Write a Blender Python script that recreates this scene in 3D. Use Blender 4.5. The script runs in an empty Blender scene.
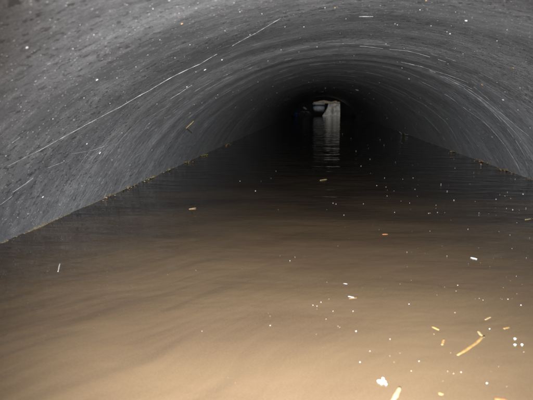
import bpy, bmesh, math, random
from mathutils import Vector, Matrix, noise
random.seed(7)
sc = bpy.context.scene
COL = sc.collection
PI = math.pi
# ---------------------------------------------------------------- measures
HC = 0.32                      # lens above the water
R = 0.925; AX = 0.088; AZ = 1.55*HC - R      # pipe radius and axis
Y0, Y1 = -4.0, 13.50           # ends of the pipe
FPX = 520.0                    # focal length in pixels of a 533 px wide picture
PITCH = math.atan((200-103.5)/FPX)
YAW = math.atan((320-266.5)/FPX*math.cos(PITCH))
s_, c_ = math.sin, math.cos
FW = Vector((-s_(YAW)*c_(PITCH), c_(YAW)*c_(PITCH), -s_(PITCH)))
RT = Vector((c_(YAW), s_(YAW), 0)); UP = RT.cross(FW)
CAM = Vector((0, 0, HC))

def radius_at(y, a):
    w = math.sin(2*PI*(y-1.16)/0.27)
    w2 = math.sin(2*PI*y/1.9+1.0)
    n = noise.noise(Vector((math.cos(a)*2.2, math.sin(a)*2.2, y*1.3)))
    fa = 1/(1+max(0, y-1.8)*.9)
    w *= fa
    return R + 0.0011*w + 0.0007*w2*w + 0.004*n

def ray(px, py):
    return FW + RT*((px-266.5)/FPX) - UP*((py-200)/FPX)
def on_water(px, py, z=0.0):
    d = ray(px, py); t = (HC-z)/-d.z
    return CAM + d*t
def on_wall(px, py, lift=0.0):
    d = ray(px, py)
    rr = R
    for _ in range(6):
        r2 = rr-lift
        A = d.x*d.x+d.z*d.z; B = -2*d.x*AX+2*d.z*(HC-AZ); C = AX*AX+(HC-AZ)**2-r2*r2
        t = (-B+math.sqrt(B*B-4*A*C))/2/A
        p = CAM+d*t
        rr = radius_at(p.y, math.atan2(p.z-AZ, p.x-AX))
    return p
def wall_normal(p):
    return Vector((AX-p.x, 0, AZ-p.z)).normalized()

# ---------------------------------------------------------------- helpers
def tag(o, label=None, cat=None, group=None, kind=None):
    if label: o['label'] = label
    if cat: o['category'] = cat
    if group: o['group'] = group
    if kind: o['kind'] = kind
    return o
def link(name, me, mat=None, parent=None):
    o = bpy.data.objects.new(name, me); COL.objects.link(o)
    if mat: me.materials.append(mat)
    if parent: o.parent = parent
    return o
def from_bm(name, bm, mat, parent=None, smooth=False, origin=None):
    me = bpy.data.meshes.new(name)
    if origin is not None:
        bmesh.ops.translate(bm, verts=bm.verts, vec=-Vector(origin))
    bmesh.ops.recalc_face_normals(bm, faces=bm.faces)
    bm.to_mesh(me); bm.free()
    if smooth:
        for p in me.polygons: p.use_smooth = True
    o = link(name, me, mat, parent)
    if origin is not None: o.location = origin
    return o
def box(bm, x0, x1, y0, y1, z0, z1):
    v = [bm.verts.new((x, y, z)) for x in (x0, x1) for y in (y0, y1) for z in (z0, z1)]
    for f in ((0,1,3,2),(4,6,7,5),(0,4,5,1),(2,3,7,6),(0,2,6,4),(1,5,7,3)):
        bm.faces.new([v[i] for i in f])
    return v
def empty(name, loc=(0,0,0)):
    o = bpy.data.objects.new(name, None); COL.objects.link(o); o.location = loc
    o.empty_display_size = .02
    return o

class N:
    def __init__(s, name):
        s.m = bpy.data.materials.new(name); s.m.use_nodes = True
        s.t = s.m.node_tree; s.t.nodes.clear()
        s.out = s.t.nodes.new('ShaderNodeOutputMaterial')
    def n(s, typ, ins={}, **kw):
        x = s.t.nodes.new('ShaderNode'+typ)
        for k, v in kw.items(): setattr(x, k, v)
        for k, v in ins.items():
            if isinstance(v, bpy.types.NodeSocket): s.t.links.new(v, x.inputs[k])
            else: x.inputs[k].default_value = v
        return x
    def math(s, op, a, b=0.0, c=0.0, clamp=False):
        x = s.n('Math', {0: a, 1: b, 2: c}, operation=op); x.use_clamp = clamp
        return x.outputs[0]
    def noise(s, vec, scale, detail=3, rough=.5, dist=0.0):
        return s.n('TexNoise', {'Vector': vec, 'Scale': scale, 'Detail': detail, 'Roughness': rough, 'Distortion': dist}).outputs[0]
    def map(s, vec, scale=(1,1,1), rot=(0,0,0), loc=(0,0,0)):
        return s.n('Mapping', {'Vector': vec, 'Scale': scale, 'Rotation': rot, 'Location': loc}).outputs[0]
    def step(s, v, a, b, lo=0.0, hi=1.0):
        return s.n('MapRange', {0: v, 1: a, 2: b, 3: lo, 4: hi}, interpolation_type='SMOOTHSTEP').outputs[0]
    def mix(s, f, a, b):
        x = s.n('Mix', data_type='RGBA')
        for i, v in ((0, f), (6, a), (7, b)):
            if isinstance(v, bpy.types.NodeSocket): s.t.links.new(v, x.inputs[i])
            else: x.inputs[i].default_value = v if i == 0 else (*v, 1)
        return x.outputs[2]
    def bump(s, h, strength, dist, normal=None):
        i = {'Height': h, 'Strength': strength, 'Distance': dist}
        if normal: i['Normal'] = normal
        return s.n('Bump', i).outputs[0]
    def surf(s, sh): s.t.links.new(sh, s.out.inputs[0]); return s.m

def simple(name, col, rough=.6, var=.25, scale=60, spec=.4, bump=.0):
    k = N(name); tc = k.n('TexCoord').outputs['Object']
    f = k.noise(tc, scale, 4, .6)
    f = k.step(f, .3, .7)
    lo = tuple(c*(1-var) for c in col); hi = tuple(min(1, c*(1+var)) for c in col)
    b = k.n('BsdfPrincipled', {'Base Color': k.mix(f, lo, hi), 'Roughness': rough, 'Specular IOR Level': spec})
    if bump: k.t.links.new(k.bump(k.noise(tc, scale*2, 4), bump, .002), b.inputs['Normal'])
    return k.surf(b.outputs[0])

# pipe wall: worn grey-black plastic, dusty film, pits, fine hoop-wise scoring.  UV = (arc metres, y metres)
def pipe_material():
    k = N('worn_pipe_plastic')
    uv = k.n('UVMap', uv_map='UVMap').outputs[0]
    wob = k.noise(uv, 1.6, 3)
    sep = k.n('SeparateXYZ', {0: uv}).outputs
    lf = k.math('MAXIMUM', k.math('SUBTRACT', sep[0], 3.35), 0.0)
    shear = k.math('MULTIPLY', k.math('MULTIPLY', lf, lf), 2.2)      # the scores run aslant low on the left flank
    off = k.n('CombineXYZ', {0: 0.0, 1: k.math('ADD', k.math('MULTIPLY', wob, .07), shear)}).outputs[0]
    uvw = k.n('VectorMath', {0: uv, 1: off}, operation='ADD').outputs[0]
    base = k.step(k.noise(uvw, 3.0, 5, .6), .3, .72)
    col = k.mix(base, (.155, .160, .172), (.23, .237, .25))
    # broad film banded round the hoop, only where the pipe is scoured (beyond the smooth first metre)
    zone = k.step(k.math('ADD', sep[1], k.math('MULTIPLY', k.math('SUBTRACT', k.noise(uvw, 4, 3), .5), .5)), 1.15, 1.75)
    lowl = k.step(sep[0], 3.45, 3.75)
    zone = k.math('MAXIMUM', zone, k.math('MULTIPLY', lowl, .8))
    band = k.noise(k.map(uvw, (1.6, 9, 1)), 1.0, 6, .62)
    zf = k.math('MULTIPLY_ADD', zone, .75, .25)
    col = k.mix(k.math('MULTIPLY', k.step(band, .48, .68), k.math('MULTIPLY', zf, .9)), col, (.44, .447, .465))
    col = k.mix(k.math('MULTIPLY', k.step(band, .5, .25), k.math('MULTIPLY', zf, .8)), col, (.125, .125, .13))
    # hoop scuffs
    scuff = k.noise(k.map(uvw, (4.5, 70, 1)), 1.0, 7, .68)
    scuff2 = k.noise(k.map(uvw, (15, 150, 1)), 1.0, 5, .68)
    brk = k.step(k.noise(uv, 9, 5, .65), .42, .62)
    f1 = k.math('MULTIPLY', k.step(scuff, .53, .68), k.math('MULTIPLY_ADD', zone, .65, .08))
    f2 = k.math('MULTIPLY', k.math('MULTIPLY', k.step(scuff2, .56, .68), brk), k.math('MULTIPLY_ADD', zone, .75, .08))
    col = k.mix(f1, col, (.68, .69, .70))
    col = k.mix(f2, col, (.8, .8, .79))
    f3 = k.math('MULTIPLY', k.step(scuff, .47, .3), k.math('MULTIPLY_ADD', zone, .65, .1))
    col = k.mix(f3, col, (.09, .09, .093))
    col = k.mix(k.math('MULTIPLY', zone, k.step(sep[1], 1.6, 6.0, .2, .7)), col, (.68, .69, .71))  # lining whitened along the pipe to offset flash falloff: light put into the colour
    # short torn dashes and chips in the scoured zone
    for (su, sy, th_, rd) in ((44, 95, .42, .30), (24, 40, .66, .24)):
        vs = k.n('TexVoronoi', {'Vector': k.map(uvw, (su, sy, 1)), 'Scale': 1.0})
        vc = k.n('SeparateColor', {0: vs.outputs['Color']}).outputs
        ds = k.math('MULTIPLY', k.step(k.math('SUBTRACT', vs.outputs['Distance'], k.math('MULTIPLY', vc[2], .10)), rd, rd*.35), k.step(vc[0], th_, th_+.05))
        col = k.mix(k.math('MULTIPLY', k.math('MULTIPLY', ds, zone), k.math('MULTIPLY_ADD', vc[1], .7, .15)), col, (.85, .85, .84))
    # grain, mottle, dark pits and spatters
    mot = k.noise(k.map(uvw, (24, 34, 1)), 1.0, 6, .68)
    col = k.mix(k.math('MULTIPLY', k.step(mot, .5, .68), .4), col, (.42, .425, .43))
    col = k.mix(k.math('MULTIPLY', k.step(mot, .5, .34), .45), col, (.10, .10, .102))
    g = k.noise(uv, 320, 4, .75)
    col = k.mix(k.step(g, .38, .62), k.mix(.5, col, (.05, .05, .05)), col)
    pitn = k.noise(k.map(uv, (80, 60, 1)), 1.0, 4, .62)
    crowd = k.noise(k.map(uvw, (2.5, 5, 1)), 1.0, 4)
    pit = k.math('MULTIPLY', k.step(pitn, .555, .62), k.step(crowd, .36, .58))
    col = k.mix(k.math('MULTIPLY', pit, .65), col, (.04, .038, .037))
    vor = k.n('TexVoronoi', {'Vector': k.map(k.n('VectorMath', {0: uv, 1: k.n('VectorMath', {0: k.n('TexNoise', {'Vector': uv, 'Scale': 60.0}).outputs[1], 3: .016}, operation='SCALE').outputs[0]}, operation='ADD').outputs[0], (38, 20, 1)), 'Scale': 1.0, 'Randomness': 1.0})
    sc1 = k.n('SeparateColor', {0: vor.outputs['Color']}).outputs
    spot = k.math('MULTIPLY', k.step(k.math('SUBTRACT', vor.outputs['Distance'], k.math('MULTIPLY', sc1[2], .12)), .05, .0), k.step(sc1[0], .30, .35))
    col = k.mix(k.math('MULTIPLY', spot, .6), col, (.045, .043, .042))
    # tiny pale dust points, two sizes
    for sc_, th_, rad_, amt in ((150, .72, .16, .75), (60, .86, .085, .9)):
        vd = k.n('TexVoronoi', {'Vector': k.map(uv, (sc_, sc_, 1), (0, 0, .4)), 'Scale': 1.0})
        dust = k.math('MULTIPLY', k.step(vd.outputs['Distance'], rad_*1.5, rad_*.7), k.step(k.n('SeparateColor', {0: vd.outputs['Color']}).outputs[1], th_, th_+.03))
        col = k.mix(k.math('MULTIPLY', dust, amt), col, (.78, .77, .73))
    h = k.math('ADD', k.math('MULTIPLY', k.noise(uv, 55, 5, .65), 1.0), k.math('MULTIPLY', scuff, .7))
    h = k.math('SUBTRACT', h, k.math('MULTIPLY', pit, .5))
    h = k.math('ADD', h, k.math('MULTIPLY', k.math('MULTIPLY', k.math('ADD', scuff, k.math('MULTIPLY', scuff2, .6)), zone), 2.2))
    nrm = k.bump(h, .55, .0016)
    b = k.n('BsdfPrincipled', {'Base Color': col, 'Roughness': k.step(base, 0, 1, .42, .6), 'Specular IOR Level': .45, 'Normal': nrm})
    return k.surf(b.outputs[0])

def water_material():
    k = N('silty_water')
    tc = k.n('TexCoord').outputs['Object']
    sep = k.n('SeparateXYZ', {0: tc}).outputs
    # silt clouds drifting in the water
    wrp = k.n('TexNoise', {'Vector': tc, 'Scale': 1.5, 'Detail': 2}).outputs[1]
    wv = k.n('VectorMath', {0: tc, 1: k.n('VectorMath', {0: wrp, 3: .35}, operation='SCALE').outputs[0]}, operation='ADD').outputs[0]
    def aslant(ang, sx, sy): return k.map(k.map(wv, (1, 1, 1), (0, 0, -ang)), (sx, sy, 1))
    big = k.noise(aslant(.15, 1.0, 2.4), 1.0, 6, .58)
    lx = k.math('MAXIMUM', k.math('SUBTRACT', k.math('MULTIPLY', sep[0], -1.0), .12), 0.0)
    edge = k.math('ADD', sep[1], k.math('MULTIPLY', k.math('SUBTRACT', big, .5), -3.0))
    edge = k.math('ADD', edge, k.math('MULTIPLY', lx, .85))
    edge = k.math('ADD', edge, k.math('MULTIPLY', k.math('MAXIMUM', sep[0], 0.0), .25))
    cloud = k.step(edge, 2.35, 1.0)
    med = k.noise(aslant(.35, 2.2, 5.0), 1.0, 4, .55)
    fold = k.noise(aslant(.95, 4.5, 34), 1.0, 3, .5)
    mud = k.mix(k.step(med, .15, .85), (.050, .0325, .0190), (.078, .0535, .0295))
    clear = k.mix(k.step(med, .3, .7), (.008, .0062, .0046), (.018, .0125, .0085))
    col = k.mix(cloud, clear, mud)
    leftm = k.math('MULTIPLY', k.step(sep[0], .0, -.2), k.step(sep[1], 1.25, .95))
    th = k.math('MULTIPLY', k.step(fold, .58, .26), k.math('MULTIPLY_ADD', leftm, .33, .03))
    col = k.mix(th, col, (.022, .0155, .011))
    g = k.noise(tc, 420, 2, .6)
    col = k.mix(k.step(g, .3, .7, 0, .10), col, (.14, .11, .08))
    nb = k.bump(k.math('ADD', k.math('MULTIPLY', med, 1.0), k.math('MULTIPLY', fold, .2)), .16, .03)
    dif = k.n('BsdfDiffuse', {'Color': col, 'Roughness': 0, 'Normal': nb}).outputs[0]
    r1 = k.noise(k.map(tc, (5, 13, 1)), 1.0, 2, .5, .4)
    r2 = k.noise(k.map(tc, (22, 46, 1)), 1.0, 2, .5)
    amp = k.math('MULTIPLY_ADD', k.step(sep[0], .05, .6), .7, 1.0)
    rb = k.bump(k.math('ADD', k.math('MULTIPLY', r1, amp), k.math('MULTIPLY', r2, .07)), .6, .008)
    gl = k.n('BsdfGlossy', {'Color': (1, 1, 1, 1), 'Roughness': .03, 'Normal': rb}).outputs[0]
    fr = k.n('Fresnel', {'IOR': 1.333, 'Normal': rb}).outputs[0]
    m = k.n('MixShader', {0: fr, 1: dif, 2: gl}).outputs[0]
    return k.surf(m)

def concrete(name, a, b, c, scale=6, streak=True):
    k = N(name); tc = k.n('TexCoord').outputs['Object']
    f = k.step(k.noise(tc, scale, 6, .65), .3, .7)
    col = k.mix(f, a, b)
    if streak:
        st = k.noise(k.map(tc, (28, 28, 2.2)), 1.0, 4, .6)
        col = k.mix(k.math('MULTIPLY', k.step(st, .5, .68), .8), col, c)
    nrm = k.bump(k.noise(tc, scale*8, 5, .6), .6, .004)
    return k.surf(k.n('BsdfPrincipled', {'Base Color': col, 'Roughness': .85, 'Normal': nrm}).outputs[0])

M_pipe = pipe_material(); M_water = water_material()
M_scr = simple('pale_scrape', (.25, .252, .255), .7, .6, 60)
M_white = simple('white_fleck', (.46, .46, .455), .45, .1, 200)
M_tan = simple('tan_fleck', (.24, .165, .085), .6, .25, 200)
M_straw = simple('straw', (.155, .095, .034), .55, .25, 90)
M_palestraw = simple('pale_straw', (.20, .15, .075), .55, .2, 90)
M_brown = simple('brown_rot', (.20, .11, .05), .7, .4, 90)
M_orange = simple('orange_leaf', (.16, .062, .022), .6, .3, 90)
M_moss = simple('moss_green', (.13, .14, .035), .8, .4, 90)
M_scum = simple('scum', (.15, .13, .09), .8, .5, 140, bump=.4)
M_blue = simple('blue_plastic', (.03, .08, .22), .4, .2, 30)
M_dark = concrete('dark_wet_concrete', (.03, .03, .03), (.055, .052, .048), (.02, .02, .02), 4)
M_pier = concrete('limed_concrete', (.11, .11, .107), (.29, .29, .28), (.06, .06, .058), 14)
M_ledge = concrete('stained_ledge', (.06, .05, .038), (.17, .13, .09), (.14, .10, .06), 14)
M_tub = simple('grey_tub', (.15, .17, .195), .45, .3, 16)

# ---------------------------------------------------------------- the pipe
def pipe_grid(rad, y_list, a_list, uv=True, jit=True):
    bm = bmesh.new(); rows = []
    for y in y_list:
        row = []
        for a in a_list:
            rr = radius_at(y, a) if jit else rad
            row.append(bm.verts.new((AX+rr*math.cos(a), y, AZ+rr*math.sin(a))))
        rows.append(row)
    L = bm.loops.layers.uv.new('UVMap')
    n = len(a_list)
    for j in range(len(y_list)-1):
        for i in range(n):
            i2 = (i+1) % n
            f = bm.faces.new((rows[j][i], rows[j][i2], rows[j+1][i2], rows[j+1][i]))
            aa = a_list[i]; ab = a_list[i2] if i2 else a_list[0]+2*PI
            for lp, (a, y) in zip(f.loops, ((aa, y_list[j]), (ab, y_list[j]), (ab, y_list[j+1]), (aa, y_list[j+1]))):
                lp[L].uv = (a*R, y)
    return bm, rows
angs = [-PI/2+2*PI*i/160 for i in range(160)]
ys = []; y = Y0
while y < Y1:
    ys.append(y); y += .03 if y < .2 else (.018 if y < 5 else .03)
ys.append(Y1)
pipe = empty('drain_pipe', (AX, Y0, AZ))
tag(pipe, 'large round grey-black drain pipe, scuffed and speckled, arching over the brown water', 'pipe')
bm, rows = pipe_grid(R, ys, angs)
for f in bm.faces: f.smooth = True
me = bpy.data.meshes.new('wall'); bm.to_mesh(me); bm.free()
me.flip_normals()
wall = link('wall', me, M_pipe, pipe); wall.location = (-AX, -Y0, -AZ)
# outside skin, with joined end rings (thick wall)
bm = bmesh.new()
RO = R+.045
for y in (Y0, Y1):
    pass
n = 96; r0 = []; r1 = []
for yy, store in ((Y0, r0), (Y1, r1)):
    for rad in (R+.012, RO):
        store.append([bm.verts.new((rad*math.cos(2*PI*i/n), yy-Y0, rad*math.sin(2*PI*i/n))) for i in range(n)])
for i in range(n):
    j = (i+1) % n
    bm.faces.new((r0[1][i], r0[1][j], r1[1][j], r1[1][i]))
    bm.faces.new((r0[0][i], r0[0][j], r0[1][j], r0[1][i]))
    bm.faces.new((r1[0][i], r1[0][j], r1[1][j], r1[1][i]))
from_bm('outer_skin', bm, M_dark, pipe)

# scrape marks: thin ribbons lying on the wall (pale torn plastic)
sb = bmesh.new()
def ribbon(pts, w, broken=.0, taper=True):
    w *= .62
    """pts: 3-D points on the wall"""
    P = []
    for a, b in zip(pts, pts[1:]):
        m = max(1, int((b-a).length/.008))
        for q in range(m): P.append(a.lerp(b, q/m))
    P.append(pts[-1]); prev = None; on = True
    L = len(P)
    for i, p in enumerate(P):
        a = math.atan2(p.z-AZ, p.x-AX); rr = radius_at(p.y, a)-.0004
        q = Vector((AX+rr*math.cos(a), p.y, AZ+rr*math.sin(a)))
        t = (P[min(i+1, L-1)]-P[max(i-1, 0)])
        if t.length < 1e-6: continue
        t.normalize(); nr = wall_normal(q); sd = t.cross(nr).normalized()
        env = math.sin(PI*min(max(i/(L-1), .03), .97)) ** .5 if taper else 1
        ww = w*env*(.35+.9*abs(noise.noise(Vector((q.x*60, q.y*60, q.z*60+w*9000)))*1.6+.35))
        if sd.y > 0: sd = -sd
        hh = ww*.12+.00025
        cur = (sb.verts.new(q+sd*ww*.5-nr*.001), sb.verts.new(q-sd*ww*.2+nr*hh), sb.verts.new(q-sd*ww*.5-nr*.001))
        if broken and noise.noise(Vector((q.x*22, q.y*22, q.z*22+w*5000))) < broken-.5: prev = None; continue
        if prev:
            sb.faces.new((prev[0], prev[1], cur[1], cur[0])); sb.faces.new((prev[1], prev[2], cur[2], cur[1]))
        prev = cur
def wl(*pp): return [on_wall(*p) for p in pp]
def px_w(p, n): return (p-CAM).length/FPX*n
def scrape(pp, n, broken=0):
    P = wl(*pp); mid = P[len(P)//2]
    ribbon(P, px_w(mid, n), broken)
scrape([(8,166),(40,150),(80,128),(120,107),(150,90),(172,77),(200,64),(217,54)], .85, .06)
scrape([(232,46),(256,33),(281,18)], .85)
scrape([(170,99),(180,93),(192,85)], .8, .1)
scrape([(0,152),(20,137)], .7, .2)
scrape([(13,192),(22,186),(33,178)], .9, .1)
scrape([(71,154),(90,151),(105,146),(126,142)], .5, .1)
scrape([(47,168),(63,162)], .6)
scrape([(0,205),(12,196)], .6)
scrape([(122,73),(124,86),(125,98)], .5, .1)
scrape([(359,16.5),(373,16.5)], .8)
# right-hand hoop scores
scrape([(422,82),(445,94),(467,110),(484,122),(500,139),(512,156),(520,170)], 1.01, .02)
scrape([(401,62),(435,71),(467,82),(485,96),(501,113),(516,126),(529,136)], 1.08, .1)
scrape([(360,46),(385,49),(408,51),(430,57),(446,62)], 0.81, .15)
scrape([(405,63),(440,74),(462,84),(482,94)], 2.16, .32)
scrape([(440,76),(470,90),(500,113)], 2.03, .34)
scrape([(478,98),(500,117),(520,138),(530,152)], 0.81, .15)
scrape([(420,66),(450,80),(480,100),(505,126),(527,160)], 0.68, .22)
scrape([(384,100),(405,106),(425,117),(440,133),(447,143)], 0.81, .2)
scrape([(395,92),(420,102),(446,122),(460,146)], 0.74, .25)
# random hoop scuffs further in
scr_long = sb; sb = bmesh.new()      # the finer hoop scuffs are duller
for _ in range(190):
    y = 1.6+7.5*random.random()**1.4
    a0 = math.radians(random.uniform(28, 150)); sp = math.radians(random.uniform(1.2, 16)*(1 if _ % 4 else 1.8))
    sk = random.gauss(0, .03)
    pts = []
    for q in range(8):
        a = a0+sp*q/7; rr = R
        ul = max((a+PI/2)*R-3.35, 0); pts.append(Vector((AX+rr*math.cos(a), y+sk*q/7+.01*math.sin(q)-2.2*ul*ul, AZ+rr*math.sin(a))))
    ribbon(pts, random.uniform(.0003, .0008)*(.5+y*.3), .40)
M_scuff = simple('dull_scuff', (.085, .086, .088), .75, .75, 40)
for bmx, nm, mt_ in ((scr_long, 'scrape_marks', M_scr), (sb, 'scuff_marks', M_scuff)):
    for v in bmx.verts: v.co -= Vector((AX, Y0, AZ))
    bmesh.ops.delete(bmx, geom=[v for v in bmx.verts if not v.link_faces], context='VERTS')
    o = from_bm(nm, bmx, mt_, pipe); o['kind'] = 'stuff'

# ---------------------------------------------------------------- water
bm = bmesh.new()
hw = math.sqrt(R*R-AZ*AZ)
xs = [AX-hw-.012+(2*hw+.024)*i/60 for i in range(61)]
yy = [Y0+.0+(15.9-Y0)*i/400 for i in range(401)]
g = [[bm.verts.new((x, y, .0015*noise.noise(Vector((x*3, y*6, 0))))) for x in xs] for y in yy]
for j in range(400):
    for i in range(60):
        bm.faces.new((g[j][i], g[j][i+1], g[j+1][i+1], g[j+1][i]))
me = bpy.data.meshes.new('water'); bm.to_mesh(me); bm.free()
for p_ in me.polygons: p_.use_smooth = True
assert me.polygons[0].normal.z > 0
water = link('water', me, M_water); tag(water, 'shallow silty brown water, cloudy in front and dark further in', None, None, 'structure')

# ---------------------------------------------------------------- end walls and the far chamber
def wall_with_hole(name, y0, y1, x0, x1, z0, z1, label):
    bm = bmesh.new(); n = 96; ring = []
    for yv in (y0, y1):
        inn = []; out = []
        for i in range(n):
            a = 2*PI*i/n; cx, cz = math.cos(a), math.sin(a)
            inn.append(bm.verts.new((AX+(RO+.003)*cx, yv, AZ+(RO+.003)*cz)))
            t = min(((x1-AX)/cx if cx > 1e-6 else (x0-AX)/cx if cx < -1e-6 else 1e9), ((z1-AZ)/cz if cz > 1e-6 else (z0-AZ)/cz if cz < -1e-6 else 1e9))
            out.append(bm.verts.new((AX+t*cx, yv, AZ+t*cz)))
        ring.append((inn, out))
    for i in range(n):
        j = (i+1) % n
        for (inn, out) in ring: bm.faces.new((inn[i], inn[j], out[j], out[i]))
        bm.faces.new((ring[0][0][i], ring[0][0][j], ring[1][0][j], ring[1][0][i]))
        bm.faces.new((ring[0][1][i], ring[0][1][j], ring[1][1][j], ring[1][1][i]))
    o = from_bm(name, bm, M_dark); tag(o, label, 'wall'); return o
CX0, CX1, CZ0, CZ1 = -1.3, 1.5, -1.5, .90
wall_with_hole('front_wall', 12.95, 13.07, CX0, CX1, CZ0, CZ1, 'dark concrete wall the far pipe end comes through')
bm = bmesh.new(); box(bm, CX0, CX1, 15.9, 16.05, CZ0, CZ1)
tag(from_bm('back_wall', bm, M_dark), 'dark concrete wall closing the space beyond the far pipe end', 'wall')
for sx, lab in ((CX0, 'dark concrete wall left of the pale block beyond the pipe'), (CX1, 'dark concrete wall right of the pale block beyond the pipe')):
    bm = bmesh.new(); d = .12 if sx > 0 else -.12
    box(bm, min(sx+.001*(1 if d > 0 else -1), sx+d), max(sx, sx+d), 12.95, 16.05, CZ0, CZ1)
    tag(from_bm('side_wall', bm, M_dark), lab, 'wall')
bm = bmesh.new()
SX0, SX1, SY0, SY1 = -.80, .53, 13.14, 13.60
box(bm, CX0-.12, CX1+.12, 12.95, SY0, CZ1+.002, CZ1+.062)
box(bm, CX0-.12, CX1+.12, SY1, 16.05, CZ1+.002, CZ1+.062)
box(bm, CX0-.12, SX0, SY0+.001, SY1-.001, CZ1+.002, CZ1+.061)
box(bm, SX1, CX1+.12, SY0+.001, SY1-.001, CZ1+.002, CZ1+.061)
tag(from_bm('roof_slab', bm, M_dark), 'dark concrete slab with a slot letting daylight down beyond the pipe', 'slab')
bm = bmesh.new()
bmesh.ops.create_cone(bm, cap_ends=True, segments=64, radius1=RO, radius2=RO, depth=.12, matrix=Matrix.Translation((AX, Y0-.062, AZ)) @ Matrix.Rotation(PI/2, 4, 'X'))
tag(from_bm('sky_blocker', bm, M_dark), 'unseen round cap added behind the camera to keep skylight out of the pipe', 'wall')  # added out of view so no daylight enters behind the camera

def far(px, py, y):
    d = ray(px, py); return CAM+d*(y/d.y)
YB = 14.0
# pale block with a slanting left edge
a = far(328.5, 103.6, YB); b = far(340, 103.6, YB); cbot = far(320.5, 118, YB); dbot = far(340.4, 118, YB)
bm = bmesh.new()
nx, nz = 12, 14; fr = []
for yv in (YB, YB+.5):
    gr = []
    for j in range(nz+1):
        t = j/nz; row = []
        zt = a.z+(-.5-a.z)*t
        tt = min(1, (a.z-zt)/(a.z-cbot.z))
        xl = a.x+(cbot.x-a.x)*tt**1.6; xr = b.x+(dbot.x-b.x)*tt
        for i in range(nx+1):
            x = xl+(xr-xl)*i/nx
            row.append(bm.verts.new((x, yv+(.018*noise.noise(Vector((x*22, zt*5, 3))) if yv == YB else 0)-(.05*(tt) if yv == YB else 0), zt)))
        gr.append(row)
    fr.append(gr)
for gr in fr:
    for j in range(nz):
        for i in range(nx): bm.faces.new((gr[j][i], gr[j][i+1], gr[j+1][i+1], gr[j+1][i]))
def edge(seq0, seq1):
    for i in range(len(seq0)-1): bm.faces.new((seq0[i], seq0[i+1], seq1[i+1], seq1[i]))
edge([r[0] for r in fr[0]], [r[0] for r in fr[1]]); edge([r[-1] for r in fr[0]], [r[-1] for r in fr[1]])
edge(fr[0][0], fr[1][0]); edge(fr[0][-1], fr[1][-1])
tag(from_bm('concrete_block', bm, M_pier, origin=(a.x, YB+.2, 0)), 'pale lime-streaked block with slanting left edge, standing in water at the far end', 'block')
# ledge on top
l0 = far(313.5, 101, YB-.06); l1 = far(340, 103.5, YB-.06)
bm = bmesh.new(); ns = 22; prof = []
for i in range(ns+1):
    x = l0.x+(l1.x-l0.x)*i/ns
    top = l0.z+.03*noise.noise(Vector((x*5.3, 0, 0)))+.008*noise.noise(Vector((x*31, 4, 0)))-(.03 if i < 3 else 0)*(3-i)/3-(.02 if i > ns-3 else 0)
    bot = a.z+.003+(.02*max(0, noise.noise(Vector((x*20, 9, 0)))) if x > l0.x+.02 else .02)
    yf = YB-.004+.008*noise.noise(Vector((x*15, 5, 0)))
    prof.append([bm.verts.new(c) for c in ((x, yf, bot), (x, yf+.01, top), (x, 15.89, top), (x, 15.89, bot))])
for p, q in zip(prof, prof[1:]):
    for i in range(4): bm.faces.new((p[i], p[(i+1) % 4], q[(i+1) % 4], q[i]))
bm.faces.new(prof[0]); bm.faces.new(prof[-1])
tag(from_bm('stone_ledge', bm, M_ledge, origin=(l0.x, YB, 0)), 'brown-stained stone ledge lying over the pale block and the grey tub', 'ledge')
# grey rounded tub tucked under the ledge
tb = far(319.0, 104, YB+.08); rt = (far(325.6, 104, YB+.08).x-far(312.6, 104, YB+.08).x)/2
bm = bmesh.new(); prof = [(.0, -.225), (.55, -.225), (.80, -.205), (.93, -.16), (.98, -.10), (1.0, -.03), (1.03, -.03), (1.05, -.012), (1.03, .0), (.94, .0), (.9, -.03), (.86, -.15), (.0, -.19)]
seg = 40; rings = []
for (r_, z) in prof:
    rings.append([bm.verts.new((max(r_, .001)*rt*.95*math.cos(2*PI*i/seg), max(r_, .001)*rt*.95*math.sin(2*PI*i/seg), z)) for i in range(seg)])
for p, q in zip(rings, rings[1:]):
    for i in range(seg): bm.faces.new((p[i], p[(i+1) % seg], q[(i+1) % seg], q[i]))
tub = empty('plastic_tub', (tb.x, YB+.08, a.z-.002)); tag(tub, 'grey-blue rounded tub hanging under the ledge, left of the pale block', 'tub')
from_bm('bowl', bm, M_tub, tub, True)
for sgn in (-1, 1):
    bm = bmesh.new(); box(bm, sgn*rt*.93-.008, sgn*rt*.93+.008, -.012, .012, .001, .012)
    from_bm('hanger_lug', bm, M_dark, tub)
# thin leaning sticks under the tub
def stick(name, p, q, r, mat, label, cat, group=None, curve=.0, flat=1.0):
    p = Vector(p); q = Vector(q); bm = bmesh.new(); d = q-p; L = d.length; d.normalize()
    up = Vector((0, 0, 1)) if abs(d.z) < .9 else Vector((1, 0, 0))
    s1 = d.cross(up).normalized(); s2 = s1.cross(d); n = 8; m = 9; rg = []
    for j in range(m):
        t = j/(m-1); jx = noise.noise(Vector((t*3.1, L*900, 1)))*r*.45
        c = d*(L*t)+s1*(curve*L*math.sin(PI*t)+jx); e = r*(.62+.38*math.sin(PI*t)**.7+.22*noise.noise(Vector((t*6, L*900, r*900))))
        e = max(e, r*.25)
        rg.append([bm.verts.new(c+s1*e*math.cos(2*PI*i/n)+s2*e*flat*math.sin(2*PI*i/n)) for i in range(n)])
    for a_, b_ in zip(rg, rg[1:]):
        for i in range(n): bm.faces.new((a_[i], a_[(i+1) % n], b_[(i+1) % n], b_[i]))
    bm.faces.new(rg[0]); bm.faces.new(rg[-1])
    o = from_bm(name, bm, mat, smooth=True); o.location = p
    return tag(o, label, cat, group)
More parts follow.
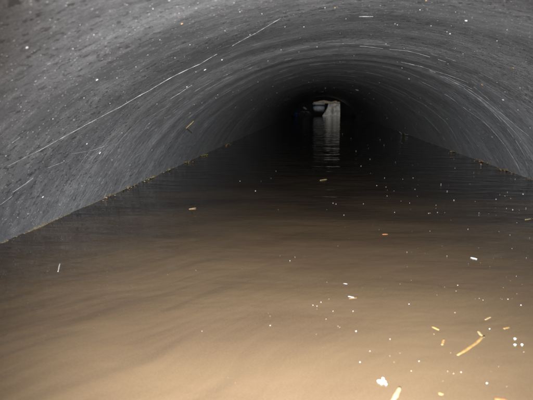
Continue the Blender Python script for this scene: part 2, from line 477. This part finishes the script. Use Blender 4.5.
# blue scrap and pale stone at the far left of the pipe end
bl = far(297.5, 115, 13.78)
bm = bmesh.new(); m = 12; rg = []
for j in range(m):
    t = j/(m-1); ang = -.4+2.3*t; x = .05*math.cos(ang+2.2); z = -.02+.15*t; w = .026
    rg.append([bm.verts.new((x-w+.03*t, .02*math.sin(j), z)), bm.verts.new((x+w+.03*t, .02*math.sin(j)+.012, z)), bm.verts.new((x+w+.03*t, .02*math.sin(j)+.018, z)), bm.verts.new((x-w+.03*t, .02*math.sin(j)+.006, z))])
for p, q in zip(rg, rg[1:]):
    for i in range(4): bm.faces.new((p[i], p[(i+1) % 4], q[(i+1) % 4], q[i]))
bm.faces.new(rg[0]); bm.faces.new(rg[-1])
bs = from_bm('plastic_scrap', bm, M_blue, smooth=False); bs.location = (bl.x, 13.78, 0)
tag(bs, 'curled scrap of blue plastic standing in the water at the far pipe end', 'scrap')

def chip(bm, s, flat=.45, seed=0):
    r = random.Random(seed)
    bmesh.ops.create_icosphere(bm, subdivisions=2, radius=s*.5)
    k = Vector((r.uniform(.75, 1.25), r.uniform(.6, 1.0), flat))
    for v in bm.verts:
        nn = 1+.35*noise.noise(v.co/s*2.2+Vector((seed*3.1, 0, 0)))
        v.co = Vector((v.co.x*k.x, v.co.y*k.y, v.co.z*k.z))*nn
for (px, py, sw, mat, lab) in ((305, 108.5, .15, M_white, 'pale stone lodged above the blue scrap at the far pipe end'),
                              (303.6, 112.5, .15, M_brown, 'rusty brown stone in the water beside the blue scrap')):
    p = far(px, py, 13.74); bm = bmesh.new(); chip(bm, sw, .36, int(px)); bmesh.ops.rotate(bm, verts=bm.verts, matrix=Matrix.Rotation(.5, 3, 'Y')); o = from_bm('stone', bm, M_white if mat is M_white else M_brown, smooth=True); o.location = p; tag(o, lab, 'stone')
p = far(304, 114, 13.86); bm = bmesh.new(); chip(bm, .46, .42, 51); o = from_bm('stone', bm, M_dark, smooth=True); o.location = (p.x, 13.92, .02); tag(o, 'dark wet rock carrying the pale and brown stones at the far pipe end', 'stone')

# ---------------------------------------------------------------- flecks on the pipe wall
protos = []
for i in range(6):
    for mat in (M_white, M_tan):
        bm = bmesh.new(); chip(bm, 1.0, .55, i+3)
        me = bpy.data.meshes.new('fleck'); bm.to_mesh(me); bm.free(); me.materials.append(mat)
        for q in me.polygons: q.use_smooth = True
        protos.append(me)
rg_ = random.Random(11)
def fleck(name, p, nrm, size, tan, label, cat, group, flat=1.0, stretch=1.0):
    me = protos[rg_.randrange(6)*2+(1 if tan else 0)]
    o = bpy.data.objects.new(name, me); COL.objects.link(o)
    q = nrm.to_track_quat('Z', 'Y'); o.rotation_mode = 'QUATERNION'
    from mathutils import Quaternion
    o.rotation_quaternion = q @ Quaternion((0, 0, 1), rg_.uniform(0, 6.28))
    o.location = p; o.scale = (size*stretch, size, size*flat)
    tag(o, label, cat, group); return o
# picked out one by one from the photograph: (px, py, size in px, tan)
big_wall = [(27,48,2.9,0,'round flash backscatter orb, modelled as a white dot high on the left wall, brightest there'),  # out-of-focus flash backscatter, put on the wall as a white dot
 (466,21,2.7,0,'round flash backscatter orb, modelled as a white dot on the roof at the upper right'),  # second backscatter orb, set on the roof in place of flash glare
 (97,80,2.6,0,'lumpy white fleck just above the long scrape on the left wall'),
 (503,100,3.0,0,'bright white smear fleck where scores cross the right wall'),
 (100,153,2.8,0,'slanted white fleck below the long scrape on the left wall'),
 (87,144,2.2,0,'white fleck directly under the long scrape on the left wall'),
 (43,197,2.4,0,'small upright white fleck low on the left wall near the water'),
 (182,24,2.6,1,'yellowish speck at the top left of the roof, left of the pale scraped line'),
 (222,60,3.0,0,'pale angular fleck beside the long scraped line on the roof'),
 (205,70,2.2,0,'white chip under the long scraped line, left of the angular fleck'),
 (187,87,1.8,0,'white dot just left below the angular fleck on the left wall'),
 (426,1,2.6,1,'orange speck at the very top edge of the roof'),
 (450,34,2.4,0,'thin pale flake on the roof right of centre'),
 (482,85,2.3,1,'tan and white crumb in the scored band of the right wall'),
 (409,79,2.5,0,'pale crumb on the dark right-hand hoop scores'),
 (357,90,3.2,0,'oval white flake on the roof just right above the far end'),
 (513,68,2.0,1,'tan dot high on the right wall')]
for i, (px, py, s, tn, lab) in enumerate(big_wall):
    p = on_wall(px, py, .001); fleck('fleck', p, wall_normal(p), px_w(p, s), tn, lab, 'fleck', None, .8, 1.15)
small_wall = [(80,25,1.3),(94,35,1.5),(73,49,1.5),(88,64,1.2),(21,107,1.7),(53,119,1.6),(84,98,1.3),(115,59,1.1),(136,67,1.2),(117,78,1.3),(153,9,1.4),(179,14,1.3),(104,149,.9),
 (122,133,1.2),(6,156,1.5),(34,157,1.3),(64,161,1.3),(112,160,1.2),(152,150,1.1),(140,96,1.4),(196,72,1.3),(175,58,1.1),(190,45,1.3),(207,38,1.2),(225,31,1.1),(250,35,1.4),(304,27,1.6),(335,8,1.8),(325,8,1.3),
 (346,19,1.3),(420,10,1.5),(371,35,1.2),(386,44,1.3),(447,32,1.5),(497,41,1.5),(526,62,1.4),(463,54,1.2),(448,64,1.2),(402,68,1.6),(455,74,1.3),(505,92,1.5),(518,110,1.3),(530,128,1.4),(516,145,1.2),(492,137,1.2),
 (317,47,1.6),(299,52,1.3),(311,60,1.3),(340,62,1.1),(354,56,1.2),(374,99,1.5),(371,104,1.4),(362,112,1.3),(326,91,1.2),(334,88,1.6),(243,70,1.2),(258,82,1.2),(277,93,1.2),(254,109,1.3),(239,119,1.2),(227,75,1.0),
 (216,98,1.2),(233,92,1.1),(290,88,1.1),(288,99,1.2),(268,61,1.2),(281,50,1.3),(300,38,1.1),(285,27,1.1),(262,14,1.2),(240,12,1.3),(213,8,1.3),(234,3,1.2),(395,24,1.2),(431,26,1.3),(480,12,1.2),(507,30,1.2),(520,88,1.2),
 (470,110,1.3),(460,128,1.2),(478,146,1.3),(447,119,1.2),(431,104,1.2),(411,95,1.1),(419,112,1.2),(397,109,1.2),(387,118,1.3),(60,92,1.2),(45,78,1.1),(12,70,1.2),(50,20,1.2),(110,12,1.2),(135,30,1.2),(160,40,1.1),
 (148,55,1.2),(12,180,1.2),(28,214,1.4),(60,205,1.2),(82,186,1.2),(98,176,1.1),(130,165,1.2),(148,128,1.2),(165,118,1.2),(172,140,1.2),(190,113,1.3),(202,103,1.2),(157,104,1.2),(129,115,1.2),(74,120,1.2),(33,132,1.2)]
grp = {'l': 'tiny pale specks on the left pipe wall', 'r': 'tiny pale specks on the right pipe wall', 'c': 'tiny pale specks on the pipe roof'}
labs = {'l': 'tiny pale speck stuck to the left flank of the pipe wall', 'r': 'tiny pale speck stuck to the right flank of the pipe wall', 'c': 'tiny pale speck stuck to the pipe roof overhead'}
rs_ = random.Random(23)
while len(small_wall) < 270:
    a = math.radians(rs_.uniform(28, 152)); y = 1.0+6.5*rs_.random()**1.8
    p = Vector((AX+R*math.cos(a), y, AZ+R*math.sin(a)))-CAM
    dz = p.dot(FW); px = 266.5+FPX*p.dot(RT)/dz; py = 200-FPX*p.dot(UP)/dz
    if 2 < px < 531 and 2 < py and p.z > -HC+.02: small_wall.append((px, py, rs_.choice((.55, .65, .75, .9, 1.1))))
for i, (px, py, s) in enumerate(small_wall):
    p = on_wall(px, py, .0005); a = math.degrees(math.atan2(p.z-AZ, p.x-AX)); k = 'l' if a > 105 else 'r' if a < 75 else 'c'
    fleck('speck', p, wall_normal(p), px_w(p, s*.85), i % 4 == 3, labs[k], 'speck', grp[k], .8)

# ---------------------------------------------------------------- floating things
def straw_px(name, p0, p1, wpx, mat, label, cat, z=.0, **kw):
    a_, b_ = on_water(*p0, z), on_water(*p1, z); w = px_w((a_+b_)/2, wpx)/2
    return stick(name, a_, b_, w, mat, label, cat, **kw)
# broken reed piece with its bent tip
reed = straw_px('reed_stem', (457.5,355.5), (484,335.8), 3.4, M_straw, 'golden broken reed stem with a bent pale tip floating at lower right', 'reed', flat=.5, curve=.02)
t = straw_px('bent_tip', (483.5,337.5), (477.5,331), 2.8, M_palestraw, None, None, flat=.5)
t.parent = reed; t.location = t.location-reed.location
straw_px('reed_stem', (392,403), (400,387), 4.6, M_palestraw, 'pale reed stem cut by the bottom edge of the picture', 'reed', flat=.5)
straw_px('leaf_fragment', (495,398.5), (509,402), 6.5, M_orange, 'orange leaf fragment at the bottom right corner of the water', 'leaf', flat=.3)
straw_px('leaf_fragment', (439,392.5), (442.5,395), 4, M_straw, 'yellow-brown bit left of the orange leaf fragment', 'leaf', flat=.3)
straw_px('twig', (432,327), (439,330), 1.7, M_straw, 'short thin tan twig lying left above the golden reed', 'twig')
straw_px('seed_husk', (442,345), (444,339), 2.6, M_straw, 'small orange husk left of the golden reed', 'husk', flat=.5)
straw_px('seed_husk', (504,329), (509,327), 3.2, M_straw, 'yellow husk floating right of the golden reed tip', 'husk', flat=.5)
straw_px('seed_husk', (485,320), (491,317), 2.2, M_palestraw, 'pale husk floating above the golden reed tip', 'husk', flat=.5)
straw_px('seed_husk', (382,234.5), (388,234.5), 3.4, M_orange, 'light orange husk alone on the dark brown water right of centre', 'husk', flat=.5)
straw_px('leaf_fragment', (342,283.5), (348,284.5), 3.0, M_white, 'white leaf flake floating just right of centre, upper of two', 'leaf', flat=.35)
straw_px('leaf_fragment', (348,296.5), (354,297.5), 2.8, M_white, 'white flake with a dark edge, lower of two right of centre', 'leaf', flat=.35)
straw_px('twig', (349,298.8), (357,298), 1.2, M_brown, 'short dark twig under the lower white flake', 'twig')
straw_px('leaf_fragment', (471,257.5), (477,259), 2.8, M_white, 'white flake floating on the right side below the dark water', 'leaf', flat=.4)
straw_px('straw_piece', (189,209), (196,208), 1.0, M_tan, 'thin tan straw on the water left of centre', 'straw')
straw_px('straw_piece', (320,180.5), (327,179.5), 1.6, M_palestraw, 'pale straw floating on the dark water in the middle', 'straw')
straw_px('straw_piece', (525,220), (531,219), 1.6, M_palestraw, 'pale straw near the right edge on the dark water', 'straw')
straw_px('straw_piece', (58,172+100), (60,263), 1.0, M_white, 'faint white thread floating at the far left of the water', 'straw')
# foam clump bottom right
fc = empty('foam_clump', on_water(382, 381)); tag(fc, 'lumpy white foam clump floating left of the pale reed stem', 'foam')
for i, (px, py, s) in enumerate(((379.5,381,3.6),(384,381.5,4.4),(383,378.5,3.0),(386,384,2.4),(381.5,383,2.6))):
    p = on_water(px, py, .001); bm = bmesh.new(); chip(bm, px_w(p, s), .7, i+70); o = from_bm('bubble_lump', bm, M_white, fc, True); o.location = p-fc.location
fc2 = empty('foam_clump', on_water(516, 341)); tag(fc2, 'three pale foam dots in a triangle near the right edge of the water', 'foam')
for i, (px, py, s) in enumerate(((515,338.5,2.4),(515,344.5,2.2),(522,344.5,2.2))):
    p = on_water(px, py, .001); bm = bmesh.new(); chip(bm, px_w(p, s), .6, i+80); o = from_bm('bubble_lump', bm, M_white, fc2, True); o.location = p-fc2.location
# twigs stuck to the wall: the bent one left of centre, the flake above the far end
def wall_stick(name, p0, p1, wpx, mat, label, cat):
    a_, b_ = on_wall(*p0, .002), on_wall(*p1, .002)
    return stick(name, a_, b_, px_w(a_, wpx)/2, mat, label, cat)
tw = wall_stick('twig', (194,121), (186,128.5), 1.3, M_palestraw, 'bent pale twig stuck to the left wall, shaped like a hook', 'twig')
t2 = wall_stick('side_shoot', (186,128), (192,133), 1.2, M_palestraw, None, None); t2.parent = tw; t2.location -= tw.location
tw = wall_stick('twig', (325.5,88), (323.5,91.5), 1.5, M_white, 'small white crooked shred hanging from the roof just above the far end', 'twig')
t2 = wall_stick('side_shoot', (323.5,91.5), (320.5,92), 1.2, M_white, None, None); t2.parent = tw; t2.location -= tw.location
wall_stick('twig', (343,108.5), (346.5,112.5), 1.1, M_white, 'slanting white sliver right of the pale block at the far end', 'twig')
# counted specks of the water (hand-placed bright ones, then random company of the same kind)
wsp = [(240,181,1.5),(261,181,1.5),(271,178,1.0),(276,171,1.1),(280,255.5,1.9),(295,257,1.5),(290,260.5,2.1),(304,256,1.3),(321,302,2.2),(317,306,2.0),(317,309,2.1),(313,305,1.6),(329,299,1.7),(328,294,1.4),
 (333,311,2.2),(353,311,1.6),(338,326,2.2),(326,319,1.6),(356,331,2.3),(270,316,1.7),(268,313,1.3),(202,331,2.2),(242,269,1.3),(508,299,2.3),(521,305,3.0),(455,312.5,2.3),(409,304,2.0),(483,300,1.4),(437,295,1.4),(382,290,1.8),
 (400,284,1.5),(425,253,1.8),(407,252,1.8),(447,256,1.6),(499,231.5,1.7),(510,235,1.7),(512,248.5,1.6),(436,242,1.5),(442,246,1.3),(489,242,1.4),(418,248,1.3),(430,231,1.3),(461,372,3.0),(443,381,2.4),(487,383,2.8),
 (360,362,1.8),(394,362,1.5),(400,353,1.4),(419,361,1.6),(434,334,1.8),(390,339,1.6),(370,351,1.5),(373,225,1.3),(344,215,1.5),(345,227,1.3),(333,203,1.4),(336,204,1.2),(386,187,1.6),(415,189,1.6),(394,191,1.4),
 (413,178,1.5),(370,159,1.4),(384,145,1.5),(441,184,1.6),(470,184,1.6),(496,199,1.5),(505,196,1.5),(523,194,1.7),(526,208,1.6),(481,164,1.4),(455,168,1.5),(418,164,1.4),(356,151,1.4),(351,138,1.3),(361,166,1.4),
 (468,229,1.4),(451,220,1.3),(430,213,1.4),(401,201,1.4),(436,205,1.2),(454,200,1.3),(479,213,1.3),(496,215,1.3)]
rr = random.Random(5)
extra = []
while len(extra) < 125:
    px = rr.uniform(10, 533); py = 128+rr.random()**1.15*262
    w = on_water(px, py)
    if abs(w.x-AX) > hw-.03: continue
    dens = .07+.93/(1+math.exp(-(px-345)/28))
    if py > 300: dens *= .6
    if py < 215 and px > 360: dens *= 1.25
    if rr.random() > dens: continue
    extra.append((px, py, rr.choice((.8, .9, 1.0, 1.1, 1.3, 1.5))*(1 if py < 300 else 1.25)))
UPV = Vector((0, 0, 1))
for i, (px, py, s) in enumerate(wsp+extra):
    p = on_water(px, py, .0006); dk = py < 215
    tn = (i % 3 == 1) if not dk else (i % 7 == 1)
    sz = px_w(p, s*(.62 if dk else .46)*rg_.choice((.55, .7, .85, 1, 1.2)))
    if tn: fleck('floating_crumb', p, UPV, sz, 1, 'tiny tan crumb floating on the pale brown water' if not dk else 'tiny tan crumb floating on the dark water further in', 'crumb', 'tan crumbs on the pale water' if not dk else 'tan crumbs on the dark water', .8)
    else: fleck('foam_speck', p, UPV, sz, 0, 'tiny white foam speck floating on the pale brown water' if not dk else 'tiny white foam speck floating on the dark water further in', 'foam', 'foam specks on the pale water' if not dk else 'foam specks on the dark water', 1.0)

# ---------------------------------------------------------------- scum and litter along the two waterlines
for side, nm in ((-1, 'left'), (1, 'right')):
    bm = bmesh.new(); rs = random.Random(3+side); prev = None; y = .35
    x_w = AX+side*hw
    while y < 12:
        n1 = noise.noise(Vector((y*9, side*5, 0))); n2 = noise.noise(Vector((y*45, side*5, 2)))
        w = max(.0006, .003+.004*n1+.003*n2)*(1+.12*y)
        hgt = max(.0006, .002+.0045*n2+.003*n1)*(1+.10*y)
        cr = [bm.verts.new((x_w+side*.008, y, hgt*1.2)), bm.verts.new((x_w-side*.001, y, hgt)), bm.verts.new((x_w-side*w*.6, y, hgt*.5)), bm.verts.new((x_w-side*w, y, -.002))]
        if prev and n1+.5*n2 > -.18:
            for i in range(3): bm.faces.new((prev[i], prev[i+1], cr[i+1], cr[i]))
        prev = cr; y += .006+.001*y
    bmesh.ops.delete(bm, geom=[v for v in bm.verts if not v.link_faces], context='VERTS')
    o = from_bm('scum_line', bm, M_scum, smooth=True)
    tag(o, 'thin ragged tan scum line where the water meets the %s pipe wall' % nm, 'scum', None, 'stuff')
def litter(px, py, n, spread_px, label, mats, seed):
    rs = random.Random(seed); c = on_water(px, py)
    c.z = 0
    root = empty('litter_clump', c); tag(root, label, 'litter', None)
    k = px_w(c, 1); along = Vector((0, 1, 0))
    side = -1 if c.x < AX else 1
    wx = AX+side*hw
    for j in range(n):
        yv = c.y+rs.gauss(0, 1)*spread_px*k*1.7; inn = abs(rs.gauss(0, 1))*k*2.4
        base = Vector((wx-side*(inn+.004), yv, .002+rs.random()*.004))
        L = k*rs.uniform(1.2, 5.0); an = rs.gauss(PI/2, .6); d = Vector((math.cos(an), math.sin(an), rs.uniform(-.1, .7))).normalized()
        typ = rs.random()
        if typ < .55:
            o = stick('straw_bit', base, base+d*L, k*rs.uniform(.25, .5), rs.choice(mats), None, None, flat=.6)
        else:
            bm = bmesh.new(); chip(bm, k*rs.uniform(1.0, 2.4), .5, seed*40+j); o = from_bm('crumb', bm, rs.choice(mats), smooth=True); o.location = base
        o.parent = root; o.location = o.location-root.location
ms = [M_palestraw, M_scum, M_palestraw, M_brown, M_scum]; mg = [M_moss, M_scum, M_brown, M_moss, M_palestraw]
litter(153,180,16,6,'pale straw litter clump on the left waterline, the brightest one',ms,1)
litter(136,188,14,5,'straw litter clump on the left waterline nearer than the brightest one',ms,2)
litter(113,199,8,4,'small crumbly litter patch at the left waterline, nearest of the left clumps',ms,3)
litter(172,171,12,5,'brown and yellow litter on the left waterline just before the mossy bits',ms,4)
litter(189,163,14,4,'mossy green-yellow litter on the left waterline, closest of the mossy ones',mg,5)
litter(204,156,12,4,'mossy litter on the left waterline under the hook-shaped twig',mg,6)
litter(226,145,9,4,'small dark green litter far along the left waterline',mg,7)
litter(515,172,14,6,'brown crumbly litter on the right waterline near the picture edge',ms+[M_brown],8)
litter(488,162,12,5,'reddish brown litter on the right waterline, second from the picture edge',ms+[M_brown,M_orange],9)
litter(462,152,8,4,'sparse pale litter on the right waterline where a bright hoop score ends',ms,10)
litter(413,135,6,2.5,'tiny white litter tuft on the right waterline further in',[M_white, M_palestraw],11)

# ---------------------------------------------------------------- light
w = bpy.data.worlds.new('World'); sc.world = w; w.use_nodes = True
nt = w.node_tree; bg = nt.nodes['Background']
sky = nt.nodes.new('ShaderNodeTexSky'); sky.sky_type = 'NISHITA'; sky.sun_disc = False
EL = math.radians(50)
sky.sun_elevation = EL; sky.sun_rotation = PI
nt.links.new(sky.outputs[0], bg.inputs[0]); bg.inputs[1].default_value = .08
sun = bpy.data.lights.new('sun', 'SUN'); sun.energy = 2.1; sun.angle = math.radians(.5); sun.color = (1, .95, .88)
so = bpy.data.objects.new('sun', sun); COL.objects.link(so)
d = Vector((0, math.cos(EL), -math.sin(EL)))      # light travels down and away from the camera
so.rotation_euler = d.to_track_quat('-Z', 'Y').to_euler(); so.location = (0, 10, 8)
# the photographer's flash, beside the lens
fl = bpy.data.lights.new('camera_flash', 'SPOT'); fl.energy = 350; fl.spot_size = math.radians(86); fl.spot_blend = 1.0; fl.shadow_soft_size = .008; fl.color = (.98, .985, 1)
fo = bpy.data.objects.new('camera_flash', fl); COL.objects.link(fo)
fo.location = CAM-RT*.015+UP*.05
fo.rotation_euler = (FW+RT*.12-UP*.19).to_track_quat('-Z', 'Y').to_euler()

# ---------------------------------------------------------------- camera
cd = bpy.data.cameras.new('camera'); co = bpy.data.objects.new('camera', cd); COL.objects.link(co)
cd.sensor_width = 36; cd.lens = FPX/533*36; cd.clip_start = .01; cd.clip_end = 200
mt = Matrix((RT, UP, -FW)).transposed().to_4x4(); mt.translation = CAM; co.matrix_world = mt
cd.dof.use_dof = True; cd.dof.focus_distance = 1.7; cd.dof.aperture_fstop = 10
sc.camera = co
sc.view_settings.view_transform = 'Standard'; sc.view_settings.look = 'None'; sc.view_settings.gamma = 1
sc.view_settings.exposure = 0; sc.view_settings.use_curve_mapping = False
sc.cycles.max_bounces = 4; sc.cycles.sample_clamp_indirect = 4
